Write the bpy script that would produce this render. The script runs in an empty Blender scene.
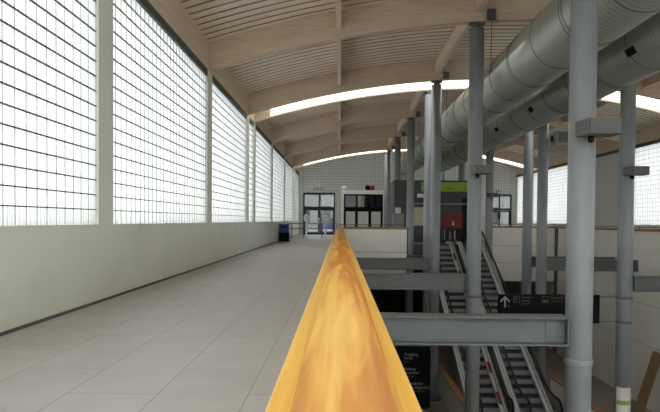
import bpy, bmesh, math, random
from mathutils import Vector, Matrix
random.seed(7)
C = bpy.context.scene.collection
PI = math.pi
E = 1.2                      # eye height above the walkway floor

# ------------------------------------------------------------------ helpers
class MB:
    def __init__(s):
        s.bm = bmesh.new(); s.mi = 0
    def _f(s, vs):
        try:
            f = s.bm.faces.new(vs); f.material_index = s.mi; return f
        except ValueError:
            return None
    def box(s, x0, x1, y0, y1, z0, z1, M=None):
        p = [Vector((x, y, z)) for z in (z0, z1) for y in (y0, y1) for x in (x0, x1)]
        if M is not None: p = [M @ q for q in p]
        v = [s.bm.verts.new(q) for q in p]
        for i in ((0,2,3,1),(4,5,7,6),(0,1,5,4),(2,6,7,3),(0,4,6,2),(1,3,7,5)):
            s._f([v[k] for k in i])
        return s
    def prism_x(s, poly, x0, x1):          # poly of (y,z)
        a = [s.bm.verts.new((x0, y, z)) for y, z in poly]
        b = [s.bm.verts.new((x1, y, z)) for y, z in poly]
        s._cap(a, b)
        return s
    def prism_y(s, poly, y0, y1):          # poly of (x,z)
        a = [s.bm.verts.new((x, y0, z)) for x, z in poly]
        b = [s.bm.verts.new((x, y1, z)) for x, z in poly]
        s._cap(a, b)
        return s
    def prism_z(s, poly, z0, z1):
        a = [s.bm.verts.new((x, y, z0)) for x, y in poly]
        b = [s.bm.verts.new((x, y, z1)) for x, y in poly]
        s._cap(a, b)
        return s
    def _cap(s, a, b):
        n = len(a)
        s._f(a); s._f(b[::-1])
        for i in range(n):
            j = (i+1) % n
            s._f([a[i], b[i], b[j], a[j]])
    def ring(s, c, r, ax, n=24, flat=None):
        vs = []
        for i in range(n):
            t = 2*PI*i/n
            ca, sa = r*math.cos(t), r*math.sin(t)
            if ax == 'z': q = (c[0]+ca, c[1]+sa, c[2])
            elif ax == 'y': q = (c[0]+ca, c[1], c[2]+sa)
            else: q = (c[0], c[1]+ca, c[2]+sa)
            vs.append(s.bm.verts.new(q))
        return vs
    def lathe(s, prof, c, ax='z', n=24):   # prof: list of (radius, offset along ax)
        rings = []
        for r, o in prof:
            q = list(c); q['xyz'.index(ax)] += o
            rings.append(s.ring(q, max(r, 1e-4), ax, n))
        for a, b in zip(rings, rings[1:]):
            for i in range(n):
                j = (i+1) % n
                f = s._f([a[i], a[j], b[j], b[i]])
                if f: f.smooth = True
        s._f(rings[0][::-1]); s._f(rings[-1])
        return s
    def cyl(s, c, r, h, ax='z', n=24):
        return s.lathe([(r, 0), (r, h)], c, ax, n)
    def tube(s, pts, r, n=8, closed=False):
        pts = [Vector(p) for p in pts]
        rings = []
        up0 = Vector((1, 0, 0))
        for i, p in enumerate(pts):
            if closed:
                t = pts[(i+1) % len(pts)] - pts[i-1]
            else:
                t = pts[min(i+1, len(pts)-1)] - pts[max(i-1, 0)]
            t.normalize()
            u = up0 if abs(t.dot(up0)) < .9 else Vector((0, 0, 1))
            a = (u - t*u.dot(t)).normalized(); b = t.cross(a)
            rings.append([s.bm.verts.new(p + a*r*math.cos(2*PI*k/n) + b*r*math.sin(2*PI*k/n)) for k in range(n)])
        seq = list(zip(rings, rings[1:])) + ([(rings[-1], rings[0])] if closed else [])
        for A, B in seq:
            for i in range(n):
                j = (i+1) % n
                f = s._f([A[i], A[j], B[j], B[i]])
                if f: f.smooth = True
        if not closed:
            s._f(rings[0][::-1]); s._f(rings[-1])
        return s
    def ribbon(s, path, x0, x1, lo, hi):   # path of (y,z); vertical band between z+lo and z+hi
        prev = None
        for y, z in path:
            q = [s.bm.verts.new(v) for v in ((x0, y, z+lo), (x1, y, z+lo), (x1, y, z+hi), (x0, y, z+hi))]
            if prev:
                for i in range(4):
                    j = (i+1) % 4
                    s._f([prev[i], prev[j], q[j], q[i]])
            else:
                s._f(q[::-1])
            prev = q
        s._f(prev)
        return s
    def ball(s, c, r, sc=(1,1,1), n=16):
        M = Matrix.Translation(c) @ Matrix.Diagonal((*sc, 1))
        g = bmesh.ops.create_uvsphere(s.bm, u_segments=n, v_segments=n//2+2, radius=r, matrix=M)
        for v in g['verts']:
            for f in v.link_faces:
                f.smooth = True; f.material_index = s.mi
        return s
    def build(s, name, mat, parent=None, bevel=0):
        bmesh.ops.recalc_face_normals(s.bm, faces=s.bm.faces)
        me = bpy.data.meshes.new(name); s.bm.to_mesh(me); s.bm.free()
        for m in (mat if isinstance(mat, (list, tuple)) else [mat]): me.materials.append(m)
        o = bpy.data.objects.new(name, me); C.objects.link(o)
        if parent:
            o.parent = parent
            o.matrix_parent_inverse = Matrix.Translation(-Vector(parent.location))
        if bevel:
            b = o.modifiers.new('bevel', 'BEVEL'); b.width = bevel; b.segments = 2; b.limit_method = 'ANGLE'
        return o

def tag(o, label, cat, group=None):
    o['label'] = label; o['category'] = cat
    if group: o['group'] = group
    return o
def thing(name, label, cat, loc, group=None):
    o = bpy.data.objects.new(name, None); C.objects.link(o)
    o.location = loc; o.empty_display_size = .2
    return tag(o, label, cat, group)
def struct(o, label=None, cat=None):
    o['kind'] = 'structure'
    if label: o['label'] = label
    if cat: o['category'] = cat
    return o
def letters(txt, size, loc, mat, parent, name='lettering', depth=.002):
    cu = bpy.data.curves.new('t', 'FONT'); cu.body = txt; cu.size = size; cu.extrude = depth
    t = bpy.data.objects.new('t', cu); C.objects.link(t)
    dg = bpy.context.evaluated_depsgraph_get()
    me = bpy.data.meshes.new_from_object(t.evaluated_get(dg))
    bpy.data.objects.remove(t); bpy.data.curves.remove(cu)
    me.transform(Matrix.Translation(loc) @ Matrix.Rotation(PI/2, 4, 'X'))
    me.materials.clear(); me.materials.append(mat)
    o = bpy.data.objects.new(name, me); C.objects.link(o)
    o.parent = parent; o.matrix_parent_inverse = Matrix.Translation(-Vector(parent.location))
    return o

# ------------------------------------------------------------------ materials
def srgb(r, g, b):
    f = lambda c: (c/12.92 if c <= .04045 else ((c+.055)/1.055)**2.4)
    return (f(r/255), f(g/255), f(b/255), 1)
def newmat(name):
    m = bpy.data.materials.new(name); m.use_nodes = True
    nt = m.node_tree
    return m, nt, nt.nodes['Principled BSDF'], nt.nodes['Material Output']
def N(nt, t, **kw):
    n = nt.nodes.new(t)
    for k, v in kw.items():
        if k in n.inputs: n.inputs[k].default_value = v
        else: setattr(n, k, v)
    return n
def ramp(nt, src, stops):
    r = nt.nodes.new('ShaderNodeValToRGB')
    e = r.color_ramp.elements
    while len(e) < len(stops): e.new(.5)
    for k, (p, c) in zip(e, stops): k.position = p; k.color = c
    nt.links.new(src, r.inputs[0]); return r
def coords(nt, scale=(1,1,1)):
    tc = nt.nodes.new('ShaderNodeTexCoord'); mp = nt.nodes.new('ShaderNodeMapping')
    mp.inputs['Scale'].default_value = scale
    nt.links.new(tc.outputs['Object'], mp.inputs['Vector']); return mp.outputs['Vector']
def paint(name, c1, c2=None, rough=.5, metal=0, scale=3, bump=0, stretch=(1,1,1), spec=.5):
    m, nt, p, out = newmat(name)
    p.inputs['Roughness'].default_value = rough; p.inputs['Metallic'].default_value = metal
    p.inputs['Specular IOR Level'].default_value = spec
    v = coords(nt, stretch)
    n = N(nt, 'ShaderNodeTexNoise', Scale=scale, Detail=5.0, Roughness=.6)
    nt.links.new(v, n.inputs['Vector'])
    c2 = c2 or tuple(min(1, x*1.12) for x in c1[:3]) + (1,)
    r = ramp(nt, n.outputs['Fac'], [(.3, c1), (.7, c2)])
    nt.links.new(r.outputs[0], p.inputs['Base Color'])
    if bump:
        b = N(nt, 'ShaderNodeBump', Strength=bump, Distance=.01)
        nt.links.new(n.outputs['Fac'], b.inputs['Height']); nt.links.new(b.outputs[0], p.inputs['Normal'])
    return m

M = {}
M['wall'] = paint('wall_paint', srgb(217,222,213), srgb(224,229,220), .6, scale=1.2)
M['white'] = paint('white_paint', srgb(215,215,210), srgb(225,225,220), .45)
M['panel'] = paint('cream_panel', srgb(236,235,226), srgb(242,241,233), .5, scale=.8)
M['steel'] = paint('grey_column_paint', srgb(136,143,147), srgb(146,153,157), .36, scale=2)
M['beam'] = paint('grey_paint_shaded', srgb(102,108,110), srgb(112,118,120), .4, scale=2)  # same paint as the columns, the shade on the webs darkened into it
M['beam_dark'] = paint('dark_grey_steel', srgb(84,86,88), srgb(96,98,100), .5)
M['head'] = paint('window_head_green_grey', srgb(70,76,74), srgb(80,86,84), .55)
M['lamp'] = paint('lamp_grey', srgb(84,85,84), srgb(94,95,94), .5)
M['dark'] = paint('charcoal', srgb(26,26,28), srgb(32,32,34), .5, spec=.25)
M['black'] = paint('black', srgb(11,11,13), srgb(15,15,17), .6, spec=.12)
M['rubber'] = paint('black_rubber', srgb(20,20,21), srgb(26,26,27), .35)
M['aluminium'] = paint('brushed_aluminium', srgb(230,232,232), srgb(238,240,240), .4, .1, scale=4, stretch=(1,.2,1))
M['step'] = paint('step_tread', srgb(40,43,44), srgb(50,53,54), .5, .3, scale=9)
M['riser'] = paint('step_riser', srgb(70,75,76), srgb(84,88,89), .45, .3, scale=9)
M['shop'] = paint('dark_grey_cladding', srgb(72,73,76), srgb(80,81,84), .6)
M['shopl'] = paint('light_grey_cladding', srgb(140,142,144), srgb(150,152,154), .6)
M['green'] = paint('lime_green', srgb(150,178,60), srgb(158,186,66), .5)
M['exit'] = paint('exit_green', srgb(30,140,90), srgb(34,150,96), .5)
M['red'] = paint('dark_red', srgb(128,22,36), srgb(140,28,42), .45)
M['tape_red'] = paint('tape_red', srgb(150,30,44), srgb(165,36,50), .5)
M['blue'] = paint('blue_plastic', srgb(34,62,140), srgb(42,72,155), .4)
M['letter'] = paint('pale_lettering', srgb(150,152,154), srgb(160,162,164), .5)
M['letter_dim'] = paint('dim_lettering', srgb(84,86,89), srgb(94,96,99), .5)
M['beige'] = paint('beige_blind', srgb(205,198,178), srgb(214,208,190), .6)
M['paper'] = paint('paper', srgb(220,222,218), srgb(228,230,226), .7)
M['frost'] = paint('frosted_panel', srgb(190,194,194), srgb(202,206,206), .5)
M['capwood'] = paint('brown_wood_cap', srgb(150,106,74), srgb(168,124,90), .45, scale=6, stretch=(1,8,8))
M['capwood_y'] = paint('brown_wood_cap_long', srgb(150,106,74), srgb(168,124,90), .45, scale=6, stretch=(8,1,8))
M['ply'] = paint('plank_wood', srgb(128,104,72), srgb(150,124,90), .6, scale=5, stretch=(6,6,.6))
M['glulam'] = paint('glulam', srgb(196,178,158), srgb(216,198,178), .6, scale=3.5, stretch=(.5,4,4), bump=.15)
M['glulam_y'] = paint('glulam_long', srgb(204,187,167), srgb(224,207,187), .6, scale=3.5, stretch=(4,.5,4), bump=.15)
M['deck'] = paint('roof_deck', srgb(234,219,200), srgb(240,226,208), .6, scale=2.5)
M['groove'] = paint('deck_groove', srgb(142,124,106), srgb(152,134,116), .7)
M['mortar_dark'] = paint('joint_dark', srgb(66,70,70), srgb(76,80,80), .6)
M['mortar_thin'] = paint('joint_grey', srgb(204,208,208), srgb(214,218,218), .6)
M['mortar_light'] = paint('joint_light', srgb(232,233,228), srgb(238,239,235), .6)
M['ground'] = paint('outside_asphalt', srgb(110,110,108), srgb(122,122,120), .8)

def tiles(name, c1, c2, joint, sx, sy, off=.5, rough=.45):
    m, nt, p, out = newmat(name)
    tc = nt.nodes.new('ShaderNodeTexCoord')
    sep = nt.nodes.new('ShaderNodeSeparateXYZ'); com = nt.nodes.new('ShaderNodeCombineXYZ')
    nt.links.new(tc.outputs['Object'], sep.inputs[0])
    nt.links.new(sep.outputs['Y'], com.inputs['X']); nt.links.new(sep.outputs['X'], com.inputs['Y'])
    br = nt.nodes.new('ShaderNodeTexBrick')
    br.offset = off
    for k, v in (('Scale', 1.0), ('Mortar Size', .004), ('Mortar Smooth', .1), ('Bias', 0.0), ('Brick Width', sy), ('Row Height', sx),
                 ('Color1', c1), ('Color2', c2), ('Mortar', joint)):
        br.inputs[k].default_value = v
    nt.links.new(com.outputs[0], br.inputs['Vector'])
    n = N(nt, 'ShaderNodeTexNoise', Scale=2.2, Detail=6.0)
    nt.links.new(tc.outputs['Object'], n.inputs['Vector'])
    r = ramp(nt, n.outputs['Fac'], [(.3, (.9,.9,.9,1)), (.75, (1,1,1,1))])
    mx = nt.nodes.new('ShaderNodeMix'); mx.data_type = 'RGBA'; mx.blend_type = 'MULTIPLY'
    mx.inputs['Factor'].default_value = 1
    nt.links.new(br.outputs['Color'], mx.inputs[6]); nt.links.new(r.outputs[0], mx.inputs[7])
    nt.links.new(mx.outputs[2], p.inputs['Base Color'])
    p.inputs['Roughness'].default_value = rough
    return m
M['floor'] = tiles('walkway_tiles', srgb(182,179,174), srgb(187,184,179), srgb(134,131,126), .62, 1.25)
M['lowfloor'] = tiles('lower_floor_tiles', srgb(138,128,117), srgb(144,134,122), srgb(112,104,95), .6, .6)

def wood_rail():
    m, nt, p, out = newmat('varnished_pine')
    v = coords(nt, (9, .55, 9))
    n1 = N(nt, 'ShaderNodeTexNoise', Scale=1.6, Detail=3.0, Distortion=1.2)
    nt.links.new(v, n1.inputs['Vector'])
    v2 = coords(nt, (60, 1.6, 60))
    n2 = N(nt, 'ShaderNodeTexNoise', Scale=1.5, Detail=6.0)
    nt.links.new(v2, n2.inputs['Vector'])
    r1 = ramp(nt, n1.outputs['Fac'], [(.38, srgb(200,158,76)), (.48, srgb(190,140,60)), (.54, srgb(176,118,48)), (.72, srgb(166,104,42))])
    r2 = ramp(nt, n2.outputs['Fac'], [(.3, (.82,.8,.76,1)), (.7, (1,1,1,1))])
    mx = nt.nodes.new('ShaderNodeMix'); mx.data_type = 'RGBA'; mx.blend_type = 'MULTIPLY'; mx.inputs['Factor'].default_value = 1
    nt.links.new(r1.outputs[0], mx.inputs[6]); nt.links.new(r2.outputs[0], mx.inputs[7])
    nt.links.new(mx.outputs[2], p.inputs['Base Color'])
    p.inputs['Roughness'].default_value = .5
    p.inputs['Coat Weight'].default_value = .1; p.inputs['Coat Roughness'].default_value = .25
    return m
M['rail'] = wood_rail()
def wood_rail_side():
    m, nt, p, out = newmat('varnished_pine_board')
    v2 = coords(nt, (50, 1.2, 50))
    n2 = N(nt, 'ShaderNodeTexNoise', Scale=1.5, Detail=6.0)
    nt.links.new(v2, n2.inputs['Vector'])
    r2 = ramp(nt, n2.outputs['Fac'], [(.3, srgb(216,166,70)), (.7, srgb(232,186,88))])
    nt.links.new(r2.outputs[0], p.inputs['Base Color'])
    p.inputs['Roughness'].default_value = .5
    p.inputs['Coat Weight'].default_value = .1; p.inputs['Coat Roughness'].default_value = .25
    return m
M['rail_board'] = wood_rail_side()

def duct_mat():
    m, nt, p, out = newmat('galvanised_spiral_duct')
    tc = nt.nodes.new('ShaderNodeTexCoord')
    w = N(nt, 'ShaderNodeTexWave', Scale=2.6, Distortion=0.0)
    w.wave_type = 'BANDS'; w.bands_direction = 'Y'; w.wave_profile = 'SIN'
    nt.links.new(tc.outputs['Object'], w.inputs['Vector'])
    r = ramp(nt, w.outputs['Fac'], [(0, srgb(140,145,136)), (.12, srgb(160,165,155)), (1, srgb(166,171,161))])
    nt.links.new(r.outputs[0], p.inputs['Base Color'])
    b = N(nt, 'ShaderNodeBump', Strength=.25, Distance=.015)
    nt.links.new(r.outputs[0], b.inputs['Height']); nt.links.new(b.outputs[0], p.inputs['Normal'])
    p.inputs['Metallic'].default_value = .35; p.inputs['Roughness'].default_value = .42
    return m
M['duct'] = duct_mat()

def glass_block(name, pitch_y, pitch_z, z0, base):
    """back-lit glass blocks: translucent, with the vertical ribbing pressed into every block"""
    m, nt, p, out = newmat(name)
    nt.nodes.remove(p)
    tc = nt.nodes.new('ShaderNodeTexCoord'); sep = nt.nodes.new('ShaderNodeSeparateXYZ')
    nt.links.new(tc.outputs['Object'], sep.inputs[0])
    d = N(nt, 'ShaderNodeMath', operation='DIVIDE'); d.inputs[1].default_value = pitch_y
    nt.links.new(sep.outputs['Y'], d.inputs[0])
    fr = N(nt, 'ShaderNodeMath', operation='FRACT'); nt.links.new(d.outputs[0], fr.inputs[0])
    n = N(nt, 'ShaderNodeTexNoise', Scale=5.0, Detail=3.0)
    nt.links.new(tc.outputs['Object'], n.inputs['Vector'])
    ad = N(nt, 'ShaderNodeMath', operation='MULTIPLY_ADD'); ad.inputs[1].default_value = .12
    nt.links.new(n.outputs['Fac'], ad.inputs[0]); nt.links.new(fr.outputs[0], ad.inputs[2])
    a = base
    g = lambda k: (a*k, a*k*1.0, a*k*1.0, 1)
    r = ramp(nt, ad.outputs[0], [(.0, g(.6)), (.1, g(.72)), (.2, g(1)), (.36, g(.8)), (.46, g(.7)), (.56, g(1)), (.92, g(1)), (1, g(.66))])
    t = nt.nodes.new('ShaderNodeBsdfTranslucent'); nt.links.new(r.outputs[0], t.inputs[0])
    gl = N(nt, 'ShaderNodeBsdfGlossy', Roughness=.2)
    mx = nt.nodes.new('ShaderNodeMixShader'); mx.inputs[0].default_value = .04
    nt.links.new(t.outputs[0], mx.inputs[1]); nt.links.new(gl.outputs[0], mx.inputs[2])
    nt.links.new(mx.outputs[0], out.inputs['Surface'])
    return m
PIT = .2145
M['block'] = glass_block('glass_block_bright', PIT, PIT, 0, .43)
M['block_right'] = glass_block('glass_block_right', PIT, PIT, 0, .38)  # left bays' glass again, weaker daylight on this side put into its colour
M['block_fill'] = glass_block('glass_block_fill', PIT, PIT, 0, .95)  # extra clear glass for unseen panes, added to brighten the interior
def endblock():
    m, nt, p, out = newmat('glass_block_grey')  # dim light outside this wall put into a grey, less translucent glass
    p.inputs['Base Color'].default_value = srgb(150,153,148); p.inputs['Roughness'].default_value = .25
    v = coords(nt)
    n = N(nt, 'ShaderNodeTexNoise', Scale=9.0); nt.links.new(v, n.inputs['Vector'])
    r = ramp(nt, n.outputs['Fac'], [(.35, srgb(168,170,166)), (.7, srgb(190,192,187))])
    nt.links.new(r.outputs[0], p.inputs['Base Color'])
    t = nt.nodes.new('ShaderNodeBsdfTranslucent'); t.inputs[0].default_value = (.42,.42,.4,1)
    mx = nt.nodes.new('ShaderNodeMixShader'); mx.inputs[0].default_value = .5
    nt.links.new(p.outputs[0], mx.inputs[1]); nt.links.new(t.outputs[0], mx.inputs[2])
    nt.links.new(mx.outputs[0], out.inputs['Surface'])
    return m
M['endblock'] = endblock()
def clear(name, tint, gloss=.08, rough=.03):
    m, nt, p, out = newmat(name)
    nt.nodes.remove(p)
    t = nt.nodes.new('ShaderNodeBsdfTransparent'); t.inputs[0].default_value = tint
    g = N(nt, 'ShaderNodeBsdfGlossy', Roughness=rough)
    mx = nt.nodes.new('ShaderNodeMixShader'); mx.inputs[0].default_value = gloss
    nt.links.new(t.outputs[0], mx.inputs[1]); nt.links.new(g.outputs[0], mx.inputs[2])
    nt.links.new(mx.outputs[0], out.inputs['Surface'])
    return m
M['outer'] = clear('clear_outer_glass', (.97,.97,.97,1), .02)
M['pane'] = clear('door_glass', (.56,.58,.58,1))
M['darkpane'] = clear('smoked_glass', (.25,.26,.27,1), .1)
M['skypane'] = clear('skylight_glass', (.92,.92,.92,1), .04)
def balus():
    m, nt, p, out = newmat('balustrade_glass')
    p.inputs['Base Color'].default_value = srgb(110,114,114); p.inputs['Roughness'].default_value = .2
    t = nt.nodes.new('ShaderNodeBsdfTransparent'); t.inputs[0].default_value = (.85,.87,.87,1)
    mx = nt.nodes.new('ShaderNodeMixShader'); mx.inputs[0].default_value = .92
    nt.links.new(p.outputs[0], mx.inputs[1]); nt.links.new(t.outputs[0], mx.inputs[2])
    nt.links.new(mx.outputs[0], out.inputs['Surface'])
    return m
M['balus'] = balus()

# ------------------------------------------------------------------ hall dimensions (floor z = 0)
XL, XR = -3.44, 14.6
XV = 11.08                    # right edge of the void
Y0, Y1 = -17.5, 45.8           # hall ends
LOW = -5.45                   # lower floor
XC = 5.54
SILL, HEAD = E-.085, E+3.70
YR = [8.1, 14.5, 20.5, 22.1, 27.8, 34.2, 40.4, 42.0]      # frames in view
PIERS = [-11.8, -5.6, .4, 2.0] + YR
GAPS = [(.49, 1.91), (20.59, 22.01), (40.49, 41.91)]      # skylight slots between paired ribs
RB = lambda x: E + 5.28 - (x-XC)**2/58                    # underside of the ribs
DK = lambda x: RB(x) + .73                                # underside of the roof deck
XA, XB = 3.54, 7.53                                       # the two rows of columns

# ------------------------------------------------------------------ setting
f = MB()
f.box(XL, .06, Y0, Y1, -.35, 0)
f.box(.06, 2.6, 21.4, Y1, -.35, 0)
f.box(2.6, 7.75, 28.3, Y1, -.35, 0); f.box(7.75, XV, 28.44, Y1, -.35, 0)
f.box(XV, XV+.16, 28.3, Y1, -.35, 0)
f.box(XV+.16, XR, Y0, Y1, -.35, 0)
struct(f.build('floor', M['floor']), 'light grey large-format tiles of the upper walkway', 'floor')
struct(MB().box(XL, XV, Y0, 40, LOW-.2, LOW).build('floor_lower', M['lowfloor']), 'brownish lower hall floor around the escalators', 'floor')

def side_wall(name, x_in, x_out, label):
    a, b = min(x_in, x_out), max(x_in, x_out)
    w = MB()
    w.box(a, b, Y0, Y1, 0, SILL)
    for y in PIERS: w.box(a, b, y-.25, y+.25, SILL, HEAD+.17)
    w.box(a, b, Y0, Y0+.3, SILL, HEAD); w.box(a, b, Y1-.3, Y1, SILL, HEAD)
    if x_in > 0: w.box(a, b, 28.05, 32.3, SILL, HEAD)
    return struct(w.build(name, M['wall']), label, 'wall')
side_wall('wall_left', XL, XL-.3, 'white wall and piers framing the bright glass block bays on the left')
side_wall('wall_right', XR, XR+.3, 'white wall and piers of the far right side')
for k, (nm, x, d) in enumerate((('left', XL, -1), ('right', XR, 1))):
    a, b = sorted((x, x+d*.3))
    w = MB(); pp = [Y0-.25]+PIERS+[Y1+.25]
    for p, q in zip(pp, pp[1:]): w.box(a, b, p+.25, q-.25, HEAD, HEAD+.17)
    struct(w.build('trim_%d' % (k+1), M['head']))
    struct(MB().box(a, b, Y0, Y1, HEAD+.17, RB(x)+.73).build('trim_%d' % (k+3), M['glulam_y']))
    a, b = sorted((x, x-d*.02))
    struct(MB().box(a, b, Y0, Y1, 0, .035).build('baseboard_'+nm, M['lamp']))
w = MB(); w.box(XL-.3, 3, Y0-.3, Y0, LOW, SILL); w.box(3, XV, Y0-.3, Y0, LOW, LOW+1.2); w.box(XV, XR+.3, Y0-.3, Y0, LOW, SILL)
for x in (XL, .06, XA, XB, XV, XR): w.box(x-.25, x+.25, Y0-.3, Y0, SILL, 7.2)
struct(w.build('wall_back', M['wall']))
struct(MB().box(XL-.05, XR+.05, Y0-.2, Y0-.12, SILL, 7.2).box(3, XV, Y0-.2, Y0-.12, LOW+1.2, SILL).build('window_50', M['block_right']))  # unseen back glazing, added to throw daylight forward into the hall
struct(MB().box(XL-.3, XL, Y0, 40, LOW, 0).build('wall_lower_left', M['dark']))  # shade below the walkway put into the dark wall colour
struct(MB().box(XL, XV, 40, 40.3, LOW, -.35).build('wall_lower_far', M['dark']))  # unlit depth under the platform painted in as a dark wall
# void's right side: panelled wall from the lower floor up to its wooden cap
w = MB(); w.box(XV, XV+.16, Y0, 28.3, LOW, E-.3); w.box(XV, XV+.16, 28.3, 40, LOW, -.351)
struct(w.build('wall_lower_right', M['panel']), 'tall cream panelled wall right of the escalators', 'wall')
w = MB()
for z in (-.75, -1.75, -3.2): w.box(XV-.004, XV, Y0, 28.25, z, z+.009)
struct(w.build('trim_7', M['lamp']))
struct(MB().box(7.75, XV, 28.3, 28.44, -1.85, E-.3).build('wall_void_far', M['panel']), 'cream parapet wall facing the void beyond the escalators', 'wall')
struct(MB().box(2.6, 7.75, 28.28, 28.34, -1.2, -.001).build('trim_9', M['shop']))
w = MB()
for z in (-.02, -.9): w.box(7.8, XV-.05, 28.294, 28.3, z, z+.009)
struct(w.build('trim_8', M['lamp']))

# ceilings : corrugated deck following the arch
def deck(name, ya, yb, xa=XL-.3, xb=XR+.3, seg=26):
    m = MB(); prof = []; y = ya; P = .34
    while y < yb-.001:
        for dy, dz in ((0, 0), (.275, 0), (.28, .07), (.335, .07), (.34, 0)):
            yy = min(y+dy, yb)
            if not prof or yy > prof[-1][0]+1e-5: prof.append((yy, dz))
        y += P
    rows = []
    for i in range(seg+1):
        x = xa+(xb-xa)*i/seg
        rows.append([m.bm.verts.new((x, yy, DK(x)+dz)) for yy, dz in prof])
    for a, b in zip(rows, rows[1:]):
        for j in range(len(prof)-1):
            m.mi = 1 if max(prof[j][1], prof[j+1][1]) > 0 else 0
            m._f([a[j], b[j], b[j+1], a[j+1]])
    m.mi = 0
    # upper skin
    t = []
    for i in range(seg+1):
        x = xa+(xb-xa)*i/seg
        t.append((m.bm.verts.new((x, ya, DK(x)+.1)), m.bm.verts.new((x, yb, DK(x)+.1))))
    for a, b in zip(t, t[1:]): m._f([a[0], a[1], b[1], b[0]])
    for row, up in ((0, 0), (-1, 1)):
        for i in range(seg):
            m._f([rows[i][row], rows[i+1][row], t[i+1][up], t[i][up]])
    return struct(m.build(name, [M['deck'], M['groove']]))
SX0, SX1 = -2.8, 13.9
deck('ceiling', 2.0, 20.5); deck('ceiling_far', 22.1, 40.4); deck('ceiling_end', 42.0, Y1+.3)
m = MB()
for i in range(20):
    xa, xb = XL-.3+i*(XR-XL+.6)/20, XL-.3+(i+1)*(XR-XL+.6)/20
    m.prism_y([(xa, DK(xa)), (xb, DK(xb)), (xb, DK(xb)+.08), (xa, DK(xa)+.08)], Y0-.3, -2.6)
bmesh.ops.remove_doubles(m.bm, verts=m.bm.verts, dist=1e-4)
struct(m.build('window_51', M['block_fill']))  # unseen roof glazing behind the camera, added to light the interior
deck('ceiling_back', -2.6, .4)
for k, (a, b) in enumerate(((.4, 2.0), (20.5, 22.1), (40.4, 42.0))):
    deck('ceiling_left_%d' % (k+1), a, b, XL-.3, SX0, 4); deck('ceiling_right_%d' % (k+1), a, b, SX1, XR+.3, 4)
    m = MB(); prev = None
    for i in range(25):
        x = SX0+(SX1-SX0)*i/24
        q = [m.bm.verts.new(v) for v in ((x, a, DK(x)+.06), (x, b, DK(x)+.06), (x, b, DK(x)+.09), (x, a, DK(x)+.09))]
        if prev:
            for u in range(4): m._f([prev[u], prev[(u+1) % 4], q[(u+1) % 4], q[u]])
        else: m._f(q[::-1])
        prev = q
    m._f(prev)
    o = struct(m.build('window_%d' % (40+k), M['skypane']), None, None)

# glass block bays
wn = 0
def bay(x, d, ya, yb):
    global wn; wn += 1
    ny = max(1, round((yb-ya)/PIT)); nz = round((HEAD-SILL)/PIT); py = (yb-ya)/ny; pz = (HEAD-SILL)/nz
    m = MB()
    x0, x1 = x+d*.06, x+d*.14
    v = [m.bm.verts.new(p) for p in ((x0,ya,SILL),(x0,yb,SILL),(x0,yb,HEAD),(x0,ya,HEAD),(x1,ya,SILL),(x1,yb,SILL),(x1,yb,HEAD),(x1,ya,HEAD))]
    m._f([v[0],v[1],v[2],v[3]]); m.mi = 1
    for i in ((4,5,6,7),(0,1,5,4),(1,2,6,5),(2,3,7,6),(3,0,4,7)): m._f([v[k] for k in i])
    o = m.build('window_%d' % wn, [M['block_fill'] if yb < 1 else M['block'] if d < 0 else M['block_right'], M['outer']])  # out-of-view bays get the clearer glass as added light
    struct(o)
    g = MB()
    for i in range(1, nz): g.box(*sorted((x+d*.035, x+d*.06)), ya, yb, SILL+i*pz-.007, SILL+i*pz+.007)
    g.build('mortar_bed_joints', M['mortar_dark'], o)
    g = MB()
    for i in range(1, ny): g.box(*sorted((x+d*.045, x+d*.06)), ya+i*py-.004, ya+i*py+.004, SILL, HEAD)
    g.build('mortar_upright_joints', M['mortar_thin'], o)
ends = [(Y0+.3, PIERS[0]-.25)] + [(a+.25, b-.25) for a, b in zip(PIERS, PIERS[1:])] + [(PIERS[-1]+.25, Y1-.3)]
for a, b in ends: bay(XL, -1, a, b)
for a, b in ends:
    if abs(a-28.05) < .1: bay(XR, 1, 32.3, b)
    else: bay(XR, 1, a, b)

# far end wall of grey glass blocks, arched top, two door openings
DOORS = [(-3.07, -.42), (12.25, 14.25)]
DTOP = E+2.28
xs = sorted(set([XL + i*(XR-XL)/60 for i in range(61)] + [v for d in DOORS for v in d]))
m = MB()
for a, b in zip(xs, xs[1:]):
    c = (a+b)/2
    z0 = DTOP if any(p < c < q for p, q in DOORS) else 0
    m.prism_y([(a, z0), (b, z0), (b, DK(b)), (a, DK(a))], Y1, Y1+.1)
bmesh.ops.remove_doubles(m.bm, verts=m.bm.verts, dist=1e-4)
o = struct(m.build('wall_far', M['endblock']), 'grey glass block end wall under the arched roof', 'wall')
g = MB(); pit = .2145
x = XL+pit
while x < XR-.05:
    z0 = DTOP if any(p < x < q for p, q in DOORS) else 0
    g.box(x-.009, x+.009, Y1-.012, Y1, z0, DK(x)-.02); x += pit
z = pit
while z < 7.2:
    hw = XR-XC if z < DK(XR) else math.sqrt(max(0, 58*(E+6.01-z)))
    xa, xb = max(XL, XC-hw), min(XR, XC+hw)
    segs = [(xa, xb)]
    if z < DTOP: segs = [(XL, DOORS[0][0]), (DOORS[0][1], DOORS[1][0]), (DOORS[1][1], XR)]
    for a, b in segs:
        if b-a > .03: g.box(a, b, Y1-.014, Y1, z-.009, z+.009)
    z += pit
g.build('mortar_joints', M['mortar_light'], o)

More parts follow.
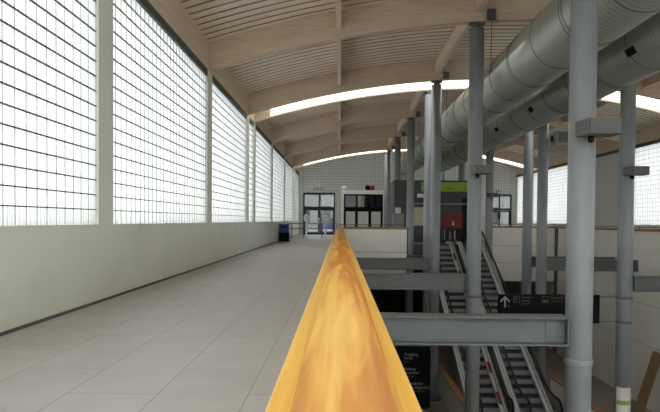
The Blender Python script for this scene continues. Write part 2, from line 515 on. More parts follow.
def double_door(n, xa, xb, label):
    w = xb-xa; y = Y1+.02; t = .11
    m = MB()
    m.box(xa, xa+t, y-.06, y+.06, 0, DTOP); m.box(xb-t, xb, y-.06, y+.06, 0, DTOP); m.box(xa+t, xb-t, y-.06, y+.06, DTOP-t, DTOP)
    m.box(xa+t, xb-t, y-.06, y+.06, 2.15, 2.32)
    m.box((xa+xb)/2-.05, (xa+xb)/2+.05, y-.06, y+.06, 2.32, DTOP-t)
    o = struct(m.build('door_%d' % n, M['dark']), label, 'door')
    for s in (0, 1):
        a = xa+t+.005 if s == 0 else (xa+xb)/2+.005; b = (xa+xb)/2-.005 if s == 0 else xb-t-.005
        q = MB()
        q.box(a, a+.09, y-.03, y+.03, 0.01, 2.14); q.box(b-.09, b, y-.03, y+.03, 0.01, 2.14)
        q.box(a+.09, b-.09, y-.03, y+.03, 2.03, 2.14); q.box(a+.09, b-.09, y-.03, y+.03, .01, .2)
        lf = q.build('door_leaf', M['dark'], o)
        MB().box(a+.09, b-.09, y-.008, y+.008, .2, 2.03).build('pane', M['pane'], lf)
        hx = b-.05 if s == 0 else a+.05
        MB().cyl((hx, y-.07, .9), .015, .5).build('handle', M['aluminium'], lf)
        MB().box(a, b-.0, y-.008, y+.008, 2.32, DTOP-t).build('transom_pane', M['pane'], o)
    return o
double_door(1, *DOORS[0], 'dark framed glazed double door at the far end of the walkway')
double_door(2, *DOORS[1], 'dark framed glazed door at the far right end')

# outside the doors
struct(MB().box(-14, 26, Y1+.1, 95, -.3, -.02).build('ground_outside', M['ground']), 'paved forecourt outside the far doors', 'ground')
fr = thing('porch_frame', 'grey steel porch frame standing outside the left far door', 'porch', (-1.7, 49, 0))
m = MB()
for x in (-3.2, -1.75, -.3): m.box(x-.06, x+.06, 48.95, 49.05, -.02, 3.6)
m.build('post', M['beam_dark'], fr)
MB().box(-3.3, -.2, 48.93, 49.07, 2.2, 2.4).build('crossbar', M['beam_dark'], fr)
MB().box(-3.3, -.2, 48.9, 49.1, 3.6, 3.85).build('top_rail', M['beam_dark'], fr)
b = thing('building', 'pale building across the forecourt seen through the doors', 'building', (4, 86, 0))
MB().box(-14, 26, 84, 90, -.02, 5.2).build('facade', M['lamp'], b)
MB().box(-14.3, 26.3, 83.7, 90.3, 5.2, 5.6).build('roof_edge', M['beam_dark'], b)
for i in range(12): MB().box(-13+i*3.2, -11+i*3.2, 83.95, 84, .9, 3.4).build('window', M['dark'], b)
cr = thing('car', 'blue car parked outside the left far door', 'car', (-1.2, 58, 0))
MB().prism_x([(-2,.35),(2,.35),(2.05,.75),(1.5,.9),(-1.9,.95),(-2.05,.6)], -1.2-.85, -1.2+.85).build('car_body', M['blue'], cr, .06).location = (0, 58, 0)
MB().prism_x([(-1.7,.94),(.9,.9),(.4,1.4),(-1.3,1.42)], -1.2-.75, -1.2+.75).build('cabin', M['darkpane'], cr, .05).location = (0, 58, 0)
for sx in (-1, 1):
    for sy in (-1.3, 1.25):
        MB().cyl((-1.2+sx*.78-.1, 58+sy, .31), .33, .2, 'x').build('wheel', M['rubber'], cr)

# ------------------------------------------------------------------ roof ribs and longitudinal beams
ORD = ['nearest arched timber rib, mostly above the picture and over the closest column',
       'first whole arched timber rib across the top of the picture',
       'arched timber rib just in front of the nearer bright skylight slot',
       'arched timber rib lit white by the nearer skylight slot behind it',
       'first arched timber rib beyond the nearer bright skylight slot',
       'second arched timber rib beyond the nearer bright skylight slot',
       'arched timber rib just in front of the farther skylight slot',
       'arched timber rib lit white by the farther skylight slot, nearest the end wall']
for y, lab in zip([.4, 2.0]+YR, ['arched timber rib overhead behind the camera', 'arched timber rib overhead beside the camera']+ORD):
    m = MB(); n = 40; rows = []
    for i in range(n+1):
        x = XL+.005+(XR-XL-.01)*i/n
        rows.append([m.bm.verts.new(p) for p in ((x, y-.09, RB(x)), (x, y+.09, RB(x)), (x, y+.09, DK(x)-.004), (x, y-.09, DK(x)-.004))])
    m._f(rows[0][::-1]); m._f(rows[-1])
    for a, b in zip(rows, rows[1:]):
        for k in range(4): m._f([a[k], a[(k+1) % 4], b[(k+1) % 4], b[k]])
    tag(m.build('roof_rib', M['glulam']), lab, 'roof beam', 'arched glulam roof ribs')
pl = ['longitudinal timber roof beam above the wooden handrail', 'longitudinal timber roof beam along the tops of the left column row',
      'longitudinal timber roof beam along the tops of the right column row', 'longitudinal timber roof beam above the right wall of the void']
for x, lab in zip((-.08, XA, XB, 11.2), pl):
    m = MB(); ys = [2.0]+YR+[Y1]
    for a, b in zip(ys, ys[1:]):
        if any(abs(a-g[0]) < .2 for g in GAPS): continue
        m.box(x-.07, x+.07, a+.091, b-(.091 if b != Y1 else .02), RB(x)+.24, DK(x)-.03)
    tag(m.build('roof_purlin', M['glulam_y']), lab, 'roof beam', 'longitudinal roof beams')

# ------------------------------------------------------------------ columns
def column(x, y, lab, base=LOW, collar=True):
    t = thing('steel_column', lab, 'column', (x, y, base), 'round grey steel columns')
    top = RB(x)-.17
    MB().lathe([(.188, base+.03), (.188, top)], (x, y, 0), n=40).build('shaft', M['steel'], t)
    MB().lathe([(.3, base), (.3, base+.03)], (x, y, 0), n=24).build('base_plate', M['beam_dark'], t)
    c = MB(); c.lathe([(.11, top), (.11, top+.1)], (x, y, 0), n=20); c.box(x-.2, x+.2, y-.088, y+.088, top+.1, top+.165)
    c.build('bearing_cap', M['beam_dark'], t)
    MB().box(x+.22, x+.42, y-.25, y-.1, RB(x)+.02, RB(x)+.27).build('bearing_lug', M['beam_dark'], t)
    if base < -1: MB().lathe([(.2, E-2.1), (.203, E-2.09), (.203, E-2.01), (.2, E-2.0)], (x, y, 0), n=40).build('collar', M['steel'], t)
    return t
la = ['thickest grey steel column nearest the camera, right of the handrail',
      'grey steel column at the left end of the cables carrying the black arrow sign',
      'nearer column of the close pair left of the escalators',
      'farther column of the close pair left of the escalators',
      'grey steel column with the white floodlight, left of the green sign',
      'grey steel column rising behind the left end of the dark cladded kiosk',
      'nearer pale column beside the white framed glass vestibule',
      'farther pale column beside the white framed glass vestibule']
for y, lab in zip(YR, la): column(XA, y, lab, LOW if y < 28 else 0)
lb = [None, 'rightmost grey steel column, with a paper notice near its foot',
      'nearer column of the pair right of the escalators', 'farther column of the pair right of the escalators',
      'grey steel column right of the escalator top with a box uplight', 'grey steel column rising behind the right end of the dark cladded kiosk',
      'nearer column by the end wall on the right of the landing', 'farther column by the end wall on the right of the landing']
for y, lab in zip(YR, lb):
    if lab: column(XB, y, lab, LOW if y < 28 else 0)

def uplight(x, y, lab):
    z = E+1.33
    t = thing('box_uplight', lab, 'light', (x, y-.3, z), 'box uplights on the columns')
    MB().prism_z([(x-.19, y-.21), (x-.12, y-.55), (x+.3, y-.55), (x+.3, y-.21)], z-.11, z+.11).build('housing', M['lamp'], t, .008)
    MB().box(x-.08, x+.26, y-.52, y-.24, z+.1101, z+.118).build('glass_cover', M['frost'], t)
    MB().lathe([(.025, z-.2), (.045, z-.17), (.045, z-.111)], (x+.0, y-.3, 0), n=12).build('swivel_knob', M['dark'], t)
    MB().box(x-.05, x+.05, y-.21, y-.193, z-.08, z+.08).build('mounting_plate', M['beam_dark'], t)
uplight(XA, 8.1, 'large grey box uplight on the thickest nearest column')
uplight(XA, 14.5, 'grey box uplight on the column left of the black arrow sign')
uplight(XB, 14.5, 'grey box uplight on the rightmost column')
uplight(XB, 27.8, 'small grey box uplight on the column right of the escalator top')

# ------------------------------------------------------------------ steel tie beams
def ibeam(xa, xb, y, lab, zt=E-1.38, h=.42, plate=None):
    t = thing('steel_tie_beam', lab, 'steel beam', (xa, y, zt-h), 'grey steel tie beams')
    b = .15
    prof = [(-b, 0), (b, 0), (b, .025), (.012, .025), (.012, h-.025), (b, h-.025), (b, h), (-b, h), (-b, h-.025), (-.012, h-.025), (-.012, .025), (-b, .025)]
    MB().prism_x([(y+p, zt-h+q) for p, q in prof], xa, xb).build('i_section', M['beam'], t)
    for xe in plate or []:
        s = -1 if xe == xb else 1
        p0, p1 = sorted((xe, xe+s*.3))
        MB().box(p0, p1, y-.026, y-.0125, zt-h+.05, zt-.05).build('splice_plate', M['beam'], t)
        q = MB()
        for i in (.06, .13, .24):
            for j in (.09, .2, .31): q.cyl((xe+s*i, y-.036, zt-h+.02+j), .013, .01, 'y', 6)
        q.build('bolts', M['beam_dark'], t)
        MB().box(*sorted((xe, xe+s*.02)), y-.14, y+.14, zt-h+.026, zt-.026).build('end_plate', M['beam'], t)
r = .196
for y, lab in ((8.1, 'nearest grey steel beam between handrail and thickest column'), (14.5, 'second grey steel beam out from the handrail parapet'),
               (20.5, 'third grey steel beam from the handrail to the column pair'), (22.1, 'farthest left grey steel beam at the column pair')):
    xe = .07 if y < 21.4 else 2.61
    ibeam(xe, XA-r, y, lab, plate=[XA-r])
ibeam(XB+r, XV-.01, 14.5, 'grey steel beam from the rightmost column to the cream wall', plate=[XB+r])
ibeam(XB+r, XV-.01, 20.5, 'nearer grey steel beam from the right column pair to the cream wall', plate=[XV-.01])
ibeam(XB+r, XV-.01, 22.1, 'farther grey steel beam from the right column pair to the cream wall')

# ------------------------------------------------------------------ handrail and parapets
t = thing('handrail', 'wide varnished yellow pine handrail running away from the camera', 'handrail', (.007, 10, 0))
zb = E-.24
hc = .007; m = MB()
m.prism_y([(hc-.1015, zb-.045), (hc+.1015, zb-.045), (hc+.1015, zb-.006), (hc+.0955, zb), (hc-.0955, zb), (hc-.1015, zb-.006)], -1.5, 21.3)
m.build('base_board', M['rail_board'], t)
m = MB(); pts = []
for i in range(17):
    a = PI*i/16; pts.append((hc+.003+.069*math.cos(a), zb+.0005+.043*max(0, math.sin(a))**.8))
m.prism_y(pts, -1.5, 21.3)
o = m.build('rounded_grip', M['rail'], t)
for p in o.data.polygons: p.use_smooth = abs(p.normal.y) < .5 and p.normal.z > 0
struct(MB().box(-.05, .06, Y0, 21.4, 0.0, zb-.046).build('wall_parapet', M['panel']))
struct(MB().box(-.05, .07, Y0, 21.4, -.9, -.001).build('trim_5', M['panel']))
par = thing('parapet', 'white parapet with brown cap crossing beyond the handrail end', 'parapet', (1.3, 21.4, 0))
MB().box(.075, 2.6, 21.3, 21.4, -.85, zb-.091).build('panel', M['panel'], par)
MB().box(-.1, 2.66, 21.301, 21.5, zb-.09, zb).build('cap', M['capwood'], par)
MB().box(2.601, 2.64, 21.3, 21.45, -.85, zb-.092).build('end_post', M['dark'], par)
m = MB(); m.box(-.05, 2.6, 21.42, 21.45, zb+.07, zb+.1); m.build('guard_rail', M['beam_dark'], par)
for i in range(6): MB().box(.05+i*.5, .07+i*.5, 21.425, 21.445, zb+.0005, zb+.07).build('rail_post', M['beam_dark'], par)
MB().box(.08, 2.59, 21.295, 21.3, -.02, -.005).build('panel_joint', M['beam_dark'], par)
def cap_rail(name, lab, box, rail, posts):
    p = thing(name, lab, 'parapet cap', (box[0], box[2], E-.3))
    MB().box(*box).build('cap', M['capwood_y'] if box[3]-box[2] > 2 else M['capwood'], p)
    MB().box(*rail).build('guard_rail', M['beam_dark'], p)
    for q in posts: MB().box(q[0]-.012, q[0]+.012, q[1]-.012, q[1]+.012, box[5], rail[4]).build('rail_post', M['beam_dark'], p)
ct = E-.3
cap_rail('coping_rail', 'long brown wooden cap on the cream wall right of the void', (XV-.03, XV+.2, Y0, 28.27, ct-.0, ct+.09), (XV+.07, XV+.1, Y0, 28.2, ct+.13, ct+.16), [(XV+.085, 4+i*1.5) for i in range(16)])
cap_rail('coping_rail', 'short brown wooden cap on the cream wall beyond the escalators', (7.72, XV+.2, 28.28, 28.48, ct, ct+.09), (7.75, XV+.1, 28.36, 28.39, ct+.16, ct+.19), [(8+i*.75, 28.375) for i in range(5)])
MB_ = MB
tag(MB().box(XV-.06, XV-.008, 27.9, 28.2, LOW, ct-.01).build('corner_strip', M['beam_dark']), 'dark vertical strip in the corner of the cream walls', 'pipe')  # plain dark strip down the corner where the walls meet

# ------------------------------------------------------------------ ducts
def duct(x, z, r, ya, yb, lab, elbow):
    t = thing('ventilation_duct', lab, 'duct', (x, ya, z), 'spiral ventilation ducts')
    MB().lathe([(r, ya), (r, yb)], (x, 0, z), 'y', 56).build('pipe', M['duct'], t)
    y = ya+1.1; k = 0
    while y < yb:
        MB().lathe([(r+.002, y), (r+.011, y+.003), (r+.011, y+.013), (r+.002, y+.016)], (x, 0, z), 'y', 56).build('joint_ring', M['beam_dark'], t)
        y += (1.5, 1.5, .12)[k % 3]; k += 1
    if elbow:
        q = MB(); q.tube([(x, yb+.75*math.sin(a*PI/12), z-.75+.75*math.cos(a*PI/12)) for a in range(7)] + [(x, yb+.75, z-1.3)], r*.985, 32)
        q.build('elbow', M['duct'], t)
    else:
        MB().lathe([(r+.03, yb), (r+.03, yb+.05)], (x, 0, z), 'y', 40).build('end_flange', M['aluminium'], t)
    return t
d1 = duct(4.62, E+3.9, .68, -3.5, 38.5, 'left spiral ventilation duct, nearer the column row by the handrail', True)
d2 = duct(6.60, E+3.9, .68, -3.5, 38.5, 'right spiral ventilation duct with small dark grilles', False)
for y in (11.5, 17.5, 21.3):
    M4 = Matrix.Translation((6.60, y, E+3.9)) @ Matrix.Rotation(math.radians(-30), 4, 'Y')
    MB().box(-.692, -.66, -.17, .17, -.085, .085, M4).build('vent_grille', M['black'], d2)
k = 0
for x, side in ((4.62, 'left'), (6.60, 'right')):
    for y, w in ((14.5, 'the first whole rib'), (20.5, 'the rib before the nearer skylight'), (27.8, 'the first rib past that skylight'), (34.2, 'the second rib past that skylight')):
        t = thing('duct_hanger', 'thin rods hanging the %s duct from %s' % (side, w), 'hanger', (x, y, E+3.9), 'duct hanger rods')
        for s in (-1, 1): MB().box(x+s*.7-.008, x+s*.7+.008, y-.008, y+.008, E+3.9, RB(x+s*.7)-.002).build('rod', M['beam_dark'], t)

# ------------------------------------------------------------------ escalators
YT = 28.2; SL = math.tan(PI/6); RISE = -LOW; YB = YT-RISE/SL
def zz(y): return 0 if y >= YT else (LOW if y <= YB else -(YT-y)*SL)
def path(ya, yb, lift=0):
    ys = sorted(set([ya, yb] + [p for p in (YT, YB) if ya < p < yb]), reverse=True)
    out = []
    for y in ys: out.append((y, zz(y)+lift))
    return out
STEP = None
def escalator(xc, lab, tape):
    global STEP
    t = thing('escalator', lab, 'escalator', (xc, YB, LOW))
    # truss cladding
    m = MB()
    m.prism_x([(29.6, -.36), (YT+.12, -.36), (YT-.0, -.9), (YB+.7, LOW+.001), (YB-1.6, LOW+.001), (YB-1.6, LOW+.02), (YB-.1, LOW+.02), (YB+.05, LOW+.0), (YT-.2, -.33), (YT+.1, -.2), (YT+.1, -.16), (29.6, -.16)] if False else
              [(YT-.02, -.05), (YT-.02, -1.05), (YB+1.0, LOW+.002), (YB-1.2, LOW+.002), (YB-1.2, LOW+.01), (YB-.05, LOW+.01), (YB+.2, LOW+.01), (YT-.05, -.13)], xc-.6, xc+.6)
    m.build('truss_cladding', M['shopl'], t)
    m = MB(); m.box(xc-.45, xc+.45, YT, YT+1.3, .001, .03); m.build('landing_plate', M['riser'], t)
    m = MB(); m.box(xc-.45, xc+.45, YB-1.2, YB-.02, LOW+.011, LOW+.035); m.build('landing_plate', M['riser'], t)
    # steps
    n = 24; dz = RISE/n; dy = dz/SL
    for i in range(1, n):
        y = YT-i*dy; z = -i*dz
        if STEP is None:
            s = MB(); s.box(-.45, .45, 0, dy+.02, -.02, .012); s.mi = 1; s.box(-.45, .45, .0005, .02, -dz+.013, -.02)
            s.mi = 0; s.box(-.45, .45, -.012, .03, .0125, .018)
            o = s.build('step', [M['step'], M['riser']]); STEP = o; 
        else:
            o = STEP.copy(); C.objects.link(o)
        o.parent = t; o.matrix_parent_inverse = Matrix.Translation(-Vector(t.location))
        o.location = (xc, y, z)
    ya, yb = YT+.9, YB-.9
    for s, nm in ((-1, 'left'), (1, 'right')):
        lo, hi = sorted((xc+s*.455, xc+s*.66))
        m = MB(); m.ribbon(path(yb, ya), lo, hi, .02, .17); m.build('deck', M['aluminium'], t)
        l2, h2 = sorted((xc+s*.565, xc+s*.58))
        m = MB(); m.ribbon(path(yb, ya), l2, h2, .171, .172+.012); m.build('black_seam', M['rubber'], t)
        gx0, gx1 = sorted((xc+s*.500, xc+s*.512))
        m = MB(); m.ribbon(path(yb+.1, ya-.1), gx0, gx1, .171, .80)
        for yy, zq, sg in ((ya-.1, 0, 1), (yb+.1, LOW, -1)):
            pts = [(yy, zq+.171)] + [(yy+sg*.31*math.sin(a*PI/10), zq+.485-.315*math.cos(a*PI/10)) for a in range(11)]
            m.prism_x(pts, gx0, gx1)
        m.build('balustrade_panel', M['balus'], t)
        hx = xc+s*.506
        P = [(hx, YT+.8, .86)]
        pp = []
        for a in range(11): pp.append((hx, ya-.1+.36*math.sin(PI*a/10), .5-.36*math.cos(PI*a/10)))
        top = [(hx, y, z+.84) for y, z in path(yb+.1, ya-.1)]
        # round the knees
        sm = []
        for i, q in enumerate(top):
            if 0 < i < len(top)-1:
                a, c = Vector(top[i-1]), Vector(top[i+1]); q = Vector(q)
                p0 = q+(a-q).normalized()*min(.5, (a-q).length*.6); p1 = q+(c-q).normalized()*.5
                for k in range(7):
                    u = k/6; sm.append((1-u)**2*p0+2*u*(1-u)*q+u*u*p1)
            else: sm.append(Vector(q))
        bot = [(hx, yb+.1-.36*math.sin(PI*a/10), LOW+.5+.36*math.cos(PI*a/10)) for a in range(1, 11)]
        m = MB(); m.tube(pp + sm + bot, .042, 8); m.build('handrail', M['rubber'], t)
    if tape:
        y = YT-.2; k = 0
        while y > YB+.3:
            L = .75 if k % 2 == 0 else .5
            y2 = max(y-L, YB+.2)
            m = MB(); m.ribbon([(y, zz(y)), (y2, zz(y2))], xc+.457, xc+.56, .1705, .1765)
            o = m.build('warning_tape', M['paper'] if k % 2 == 0 else M['tape_red'], t)
            o['label'] = 'white printed tape' if k % 2 == 0 else 'red tape'
            y = y2-.02; k += 1
    return t
escalator(5.14, 'left escalator with red and white tape along its right deck', True)
escalator(6.71, 'right escalator beside the cream wall, without tape', False)

# low capped walls on the lower floor
for (x, ya, yb, lab) in ((3.95, 15.2, 21.8, 'low white wall with brown cap left of the escalators on the lower floor'), (7.85, 15.3, 20.1, 'low white wall with brown cap right of the escalators on the lower floor')):
    t = thing('low_wall', lab, 'low wall', (x, ya, LOW))
    MB().box(x-.07, x+.07, ya, yb, LOW, LOW+.95).build('wall_body', M['panel'], t)
    MB().box(x-.1, x+.1, ya-.03, yb+.03, LOW+.951, LOW+1.0).build('cap', M['capwood_y'], t)

# ------------------------------------------------------------------ signs
t = thing('hanging_sign', 'long black direction sign with a white up arrow, hung on cables', 'sign', (5.65, 14.5, E-2.7))
sx0, sx1, sz0, sz1 = 4.19, 6.87, E-2.66, E-1.91
MB().box(sx0, sx1, 14.46, 14.52, sz0, sz1).build('sign_board', M['black'], t, .004)
for z in (sz0+.05, sz1-.05):
    MB().tube([(XA+.2, 14.49, z), (sx0, 14.49, z)], .011, 6).build('cable', M['beam'], t)
    MB().tube([(sx1, 14.49, z), (XB-.2, 14.49, z)], .011, 6).build('cable', M['beam'], t)
for x in (XA, XB):
    for z in (sz0+.05, sz1-.05):
        MB().lathe([(.206, z-.035), (.206, z+.035)], (x, 14.5, 0), n=32).build('clamp', M['beam'], t)
yq = 14.4595
a = MB(); ax, az = sx0+.18, sz1-.18
a.prism_y([(ax-.02, az-.16), (ax+.02, az-.16), (ax+.02, az+.13), (ax-.02, az+.13)], yq-.004, yq)
for s in (-1, 1): a.prism_y([(ax, az+.14), (ax+s*.12, az+.02), (ax+s*.12, az-.035), (ax, az+.085)], yq-.004, yq)
a.build('arrow', M['letter'], t)
def picto(x, z, kind):
    q = MB(); w = .085
    for (p0, p1, q0, q1) in ((-w, w, w-.012, w), (-w, w, -w, -w+.012), (-w, -w+.012, -w, w), (w-.012, w, -w, w)):
        q.box(x+p0, x+p1, yq-.004, yq, z+q0, z+q1)
    if kind == 'lift':
        for i in (-.04, 0, .04): q.box(x+i-.012, x+i+.012, yq-.004, yq, z-.055, z+.0)
        q.box(x-.05, x+.05, yq-.004, yq, z-.07, z-.056)
    q.build('pictogram', M['letter_dim'], t)
picto(sx0+.48, sz1-.13, 'p'); letters('P', .15, (sx0+.435, yq, sz1-.18), M['letter_dim'], t)
letters('Parkplatz', .085, (sx0+.62, yq, sz1-.1), M['letter_dim'], t)
letters('Parking', .07, (sx0+.62, yq, sz1-.185), M['letter_dim'], t)
letters('Car park', .06, (sx0+.62, yq, sz1-.255), M['letter_dim'], t)
picto(sx0+1.24, sz1-.13, 'lift')
letters('Restaurant', .085, (sx0+1.38, yq, sz1-.1), M['letter_dim'], t)
letters('Restaurant Exposition', .06, (sx0+1.38, yq, sz1-.185), M['letter_dim'], t)
letters('19', .08, (sx0+.22, yq, sz1-.33), M['letter_dim'], t)

t = thing('totem_sign', 'black standing sign with Ausgang lettering, below the handrail on the lower floor', 'sign', (2.6, 19.4, LOW))
MB().box(1.86, 3.24, 19.34, 19.46, LOW+.04, LOW+2.2).build('sign_board', M['black'], t, .006)
MB().box(1.95, 3.15, 19.3, 19.5, LOW, LOW+.039).build('foot', M['dark'], t)
yt = 19.3395; zz0 = LOW+2.2
for i, (s1, s2, s3) in enumerate((('Ausgang', 'Sortie', 'Exit'), ('Aufzug', 'Ascenseur', 'Elevator'), ('Messebüro', 'Bureau Exposition', 'Exhibition Office'))):
    zq = zz0-.3-i*.52
    letters(s1, .15, (2.3, yt, zq), M['letter'], t); letters(s2, .13, (2.3, yt, zq-.13), M['letter'], t)
    letters(s3, .11, (2.3, yt, zq-.25), M['letter_dim'], t)

# notice paper wrapped round the rightmost column
m = MB(); prev = None
for i in range(13):
    a = math.radians(195+i*12.5)
    q = [m.bm.verts.new((XB+rr*math.cos(a), 14.5+rr*math.sin(a), z)) for rr, z in ((.1945, E-5.45), (.1945, E-4.32), (.197, E-4.32), (.197, E-5.45))]
    if prev:
        for u in range(4): m._f([prev[u], prev[(u+1) % 4], q[(u+1) % 4], q[u]])
    else: m._f(q[::-1])
    prev = q
m._f(prev)
nb = m.build('paper_notice', M['paper']); tag(nb, 'white paper notice with green band wrapped round the rightmost column', 'poster')
m = MB()
for i in range(12):
    a, b2 = math.radians(200+i*12), math.radians(200+i*12+12)
    m.prism_z([(XB+rr*math.cos(a_), 14.5+rr*math.sin(a_)) for rr, a_ in ((.1972, a), (.1985, a), (.1985, b2), (.1972, b2))], E-4.78, E-4.66)
m.build('green_band', M['green'], nb)

# plank leaning on the right wall
Lp = 2.35; ang = math.radians(17)
Mx = Matrix.Translation((10.16, 18.9, LOW+.006)) @ Matrix.Rotation(ang, 4, 'Y')
o = MB().box(0, .035, -.55, .0, .0, Lp, Mx).build('wooden_plank', M['ply'], None, .004)
tag(o, 'brown wooden plank leaning against the cream wall at the far right', 'plank')

# hatch on the right wall
t = thing('wall_hatch', 'grey green glazed hatch in the cream wall at the right picture edge', 'hatch', (XV, 18.5, E-.8))
MB().box(XV-.03, XV-.0005, 17.9, 18.95, E-1.4, E-.5).build('frame', M['aluminium'], t)
MB().box(XV-.035, XV-.0305, 17.96, 18.89, E-1.34, E-.56).build('pane', M['frost'], t)

# blank notice panel (its printed code is left out) on the right wall
tag(MB().box(XR-.03, XR-.0005, 28.4, 31.7, SILL+.05, HEAD-.02).build('display_panel', M['paper']), 'tall blank pale panel on the right wall between the columns', 'panel')

# ------------------------------------------------------------------ far end furniture
t = thing('litter_bin', 'black litter bin with a blue upper half by the left wall', 'bin', (-3.1, 31, 0))
MB().box(-3.4, -2.86, 30.7, 31.3, .0, .5).build('bin_base', M['black'], t, .01)
MB().box(-3.38, -2.88, 30.72, 31.28, .501, .98).build('bin_top', M['blue'], t, .01)
MB().box(-3.3, -2.96, 30.71, 30.7195, .78, .88).build('slot', M['black'], t)
o = MB().lathe([(.045, .981), (.045, 1.14), (.018, 1.2), (.018, 1.25)], (-3.0, 31, 0), n=14).build('bottle', M['frost']); tag(o, 'small pale bottle left on top of the blue bin', 'bottle')

for x, lab in ((-2.03, 'left of the two white headed validator posts before the far door'), (-.88, 'right of the two white headed validator posts before the far door')):
    t = thing('ticket_validator', lab, 'ticket validator', (x, 33.3, 0), 'ticket validator posts')
    MB().lathe([(.16, 0), (.16, .02), (.055, .03), (.055, 1.08)], (x, 33.3, 0), n=20).build('post', M['aluminium'], t)
    MB().prism_y([(x+.17*math.cos(a*PI/12)*(1 if abs(math.cos(a*PI/12)) < .9 else .97), 1.33+.25*math.sin(a*PI/12)) for a in range(24)], 33.2, 33.4).build('head', M['white'], t, .02)
    MB().box(x-.08, x+.08, 33.192, 33.1995, 1.33, 1.46).build('display', M['frost'], t)
t = thing('barrier', 'dark double rail barrier between the left wall and the far doors', 'barrier', (-1.8, 36.5, 0))
for x in (-3.2, -2.4, -1.2, -.2): MB().cyl((x, 36.5, 0), .03, .93).build('post', M['beam_dark'], t)
m = MB()
for z in (.62, .95): m.box(-3.43, -.12, 36.47, 36.53, z, z+.05)
m.build('rail', M['beam_dark'], t)
for i, (x, lab) in enumerate(((-2.0, 'left'), (-1.55, 'right'))):
    t = thing('exit_sign', '%s of the two small green exit signs above the far door' % lab, 'sign', (x, Y1-.05, E+2.6), 'green exit signs')
    MB().box(x-.16, x+.16, Y1-.06, Y1-.016, E+2.52, E+2.72).build('sign_box', M['exit'], t)
    m = MB(); s = 1 if i else -1; yk = Y1-.061
    m.box(x+s*.05-.03, x+s*.05+.03, yk-.002, yk, E+2.55, E+2.69)
    m.prism_y([(x-s*.12, E+2.62), (x-s*.06, E+2.67), (x-s*.06, E+2.635), (x-s*.01, E+2.635), (x-s*.01, E+2.605), (x-s*.06, E+2.605), (x-s*.06, E+2.57)], yk-.002, yk)
    m.build('pictogram', M['paper'], t)
t = thing('exit_sign', 'small green exit sign above the far right door', 'sign', (13, Y1-.05, E+2.55), 'green exit signs')
MB().box(12.9, 13.35, Y1-.06, Y1-.016, E+2.45, E+2.65).build('sign_box', M['exit'], t)
m = MB(); m.box(13.2, 13.27, Y1-.064, Y1-.061, E+2.48, E+2.62); m.prism_y([(12.95, E+2.55), (13.02, E+2.6), (13.02, E+2.57), (13.12, E+2.57), (13.12, E+2.53), (13.02, E+2.53), (13.02, E+2.5)], Y1-.064, Y1-.061); m.build('pictogram', M['paper'], t)

# white framed glass vestibule
t = thing('glass_vestibule', 'white framed vestibule with dark glazing at the far end wall', 'vestibule', (1.7, 42.1, 0))
va, vb, vy, vt = .1, 3.3, 42.1, E+2.33
m = MB(); m.box(va, va+.18, vy, vy+.2, 0, vt-.3); m.box(vb-.02, vb+.06, vy, vy+.2, 0, vt-.3); m.box(va, vb+.06, vy, Y1-.02, vt-.3, vt); m.box(va, va+.1, vy+.2, Y1-.02, 0, vt-.3)
m.build('white_frame', M['white'], t)
m = MB()
for x in (va+.18, va+1.1, va+2.12, vb-.14): m.box(x, x+.12, vy+.04, vy+.14, 0, vt-.301)
for z in (.1, 1.95, vt-.42): m.box(va+.3, vb-.14, vy+.05, vy+.13, z, z+.3 if z == 1.95 else z+.11)
m.build('dark_frame', M['black'], t)
for i, (a, b) in enumerate(((va+.3, va+1.1), (va+1.22, va+2.12), (va+2.24, vb-.14))):
    MB().box(a, b, vy+.07, vy+.1, 2.25, vt-.42).build('transom_pane', M['darkpane'], t)
    MB().box(a+.05, b-.05, vy+.06, vy+.09, .75, 1.9).build('frosted_panel', M['frost'], t)
    MB().box(a, b, vy+.1, vy+.12, .2, 1.95).build('door_pane', M['black'], t)
MB().box(va+.11, vb+.05, vy+1.6, vy+1.7, 0, vt-.31).build('back_panel', M['shop'], t)
o = MB().ball((.28, 42.25, vt+.17), .17).build('globe_lamp', M['paper']); tag(o, 'small white globe lamp on the left corner of the vestibule roof', 'lamp')
t = thing('alarm_sounder', 'dark round sounder with red side on the vestibule roof', 'alarm', (2.1, 42.3, vt))
MB().cyl((2.1, 42.2, vt+.2), .2, .15, 'y').build('horn', M['black'], t); MB().box(2.32, 2.62, 42.2, 42.4, vt+.001, vt+.36).build('red_box', M['red'], t); MB().box(1.9, 2.31, 42.36, 42.42, vt+.001, vt+.3).build('bracket', M['white'], t)

# dark kiosk with green sign beyond the escalators
t = thing('kiosk', 'dark grey cladded kiosk with lime green fascia beyond the escalators', 'kiosk', (5.3, 31, 0))
kx0, kx1, ky, kt = 3.05, 7.3, 31.0, E+2.3
MB().box(kx0, kx1, ky, 33.95, 0, kt).build('walls', M['shop'], t)
MB().box(4.55, 7.36, ky-.1, ky-.002, E+1.68, E+2.2).build('green_fascia', M['green'], t)
MB().box(4.05, 4.72, ky-.03, ky-.002, E-.25, E+.78).build('window', M['beige'], t)
MB().box(4.0, 7.2, ky-.05, ky-.002, E+.95, E+1.03).build('shelf_edge', M['shopl'], t)
MB().box(6.85, 7.28, ky-.03, ky-.002, 0, E+1.3).build('door', M['dark'], t)
m = MB()
for x in (5.0, 6.0, 6.12, 6.24, 7.0): m.box(x, x+.07, ky-.104, ky-.1005, E+1.8, E+1.9)
m.build('emblem', M['beam_dark'], t)
t = thing('grey_cabinet', 'light grey cabinet standing left of the dark kiosk front', 'cabinet', (3.2, 30.6, 0))
MB().box(2.95, 3.55, 30.45, 30.95, 0, E+.38).build('body', M['shopl'], t, .01)
MB().box(2.97, 3.53, 30.435, 30.449, .1, E+.3).build('door', M['shopl'], t); MB().box(3.45, 3.48, 30.42, 30.434, .8, 1.0).build('handle', M['dark'], t)
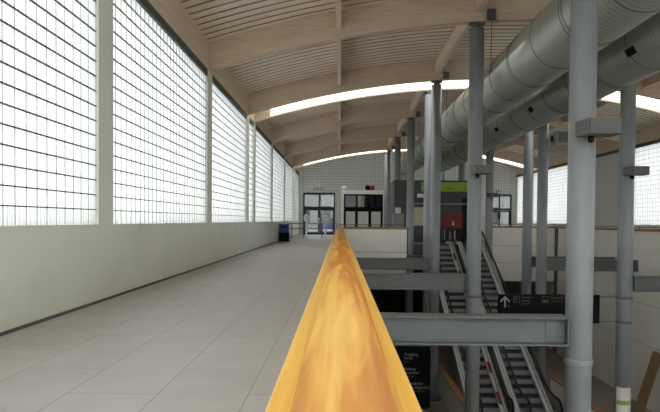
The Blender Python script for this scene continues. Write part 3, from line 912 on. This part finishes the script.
tag(MB().box(3.1, 3.42, 30.985, 30.999, E+.42, E+.76).build('paper_notice', M['paper']), 'white paper notice on the dark kiosk above the grey cabinet', 'poster')

# red notice stand at the escalator top
t = thing('notice_stand', 'dark red notice board on legs behind the escalator tops', 'sign', (6.1, 29.7, 0))
MB().box(5.62, 6.6, 29.68, 29.72, E-.38, E+.45).build('board', M['red'], t, .01)
for x in (5.8, 6.4): MB().box(x-.02, x+.02, 29.69, 29.71, .02, E-.381).build('leg', M['dark'], t)
for x in (5.8, 6.4): MB().box(x-.03, x+.03, 29.5, 29.9, 0, .019).build('foot', M['dark'], t)
m = MB(); m.box(6.05, 6.17, 29.672, 29.679, E-.2, E-.08); m.box(6.07, 6.15, 29.672, 29.679, E-.05, E+.02); m.build('symbol', M['paper'], t)
# paper stack stands on the landing
t = thing('leaflet_rack', 'small grey rack of white leaflets on the escalator landing', 'rack', (5.95, 30.4, 0))
m = MB(); m.box(5.7, 6.5, 30.38, 30.42, 0, .75); m.build('back_panel', M['shop'], t)
for x in (5.78, 6.05, 6.3): MB().box(x, x+.09, 30.35, 30.379, .2, .7).build('leaflets', M['paper'], t)

# floodlight on the far column
t = thing('floodlight', 'white tubular floodlight projecting from the column left of the green sign', 'light', (4.0, 27.6, E+1.28))
MB().lathe([(.09, 0), (.11, .03), (.11, .36), (.085, .4)], (3.86, 27.6, E+1.28), 'x', 18).build('body', M['white'], t)
MB().box(3.77, 3.9, 27.62, 27.7, E+1.25, E+1.31).build('bracket', M['dark'], t)
# grey equipment box by the right column pair
t = thing('equipment_box', 'light grey box fixed high on the right column pair', 'speaker', (8.1, 20.4, E+3.1))
MB().box(7.86, 8.5, 20.1, 20.7, E+2.85, E+3.35).build('housing', M['shopl'], t, .01)
MB().box(7.814, 7.859, 20.42, 20.58, E+3.0, E+3.2).build('bracket', M['dark'], t); MB().box(7.92, 8.44, 20.09, 20.0995, E+2.9, E+3.3).build('grille', M['lamp'], t)

# ------------------------------------------------------------------ light
W = bpy.data.worlds.new('overcast'); bpy.context.scene.world = W; W.use_nodes = True
bg = W.node_tree.nodes['Background']
bg.inputs[0].default_value = (.97, 1.0, .99, 1); bg.inputs[1].default_value = 2.8
sd = bpy.data.lights.new('sun', 'SUN'); sd.energy = 11; sd.angle = math.radians(1); sd.color = (1, .99, .97)
so = bpy.data.objects.new('sun', sd); C.objects.link(so)
so.rotation_euler = (math.radians(63), 0, 0)      # high behind the camera, along the hall

# ------------------------------------------------------------------ camera
F, PX, PY, VX, VY, RHO = 550., 340., 232., 340., 220.5, .0085
cy = Vector((VX-PX, -(VY-PY), -F)).normalized()
up = Vector((math.sin(RHO), math.cos(RHO), 0)); cz = (up-cy*up.dot(cy)).normalized(); cx = cy.cross(cz)
R = Matrix((cx, cy, cz))
cam = bpy.data.cameras.new('camera'); co = bpy.data.objects.new('camera', cam); C.objects.link(co)
cam.sensor_width = 36; cam.sensor_fit = 'HORIZONTAL'; cam.lens = F/660*36
cam.shift_x = (330-PX)/660; cam.shift_y = (PY-206)/660
cam.clip_start = .02; cam.clip_end = 300
co.matrix_world = Matrix.Translation((0, 0, E)) @ R.to_4x4()
sc = bpy.context.scene; sc.camera = co
sc.view_settings.view_transform = 'Standard'; sc.view_settings.look = 'None'
sc.view_settings.exposure = .47; sc.view_settings.gamma = 1; sc.view_settings.use_curve_mapping = False
sc.cycles.max_bounces = 14; sc.cycles.diffuse_bounces = 12; sc.cycles.transparent_max_bounces = 16; sc.cycles.transmission_bounces = 6
sc.cycles.sample_clamp_indirect = 4
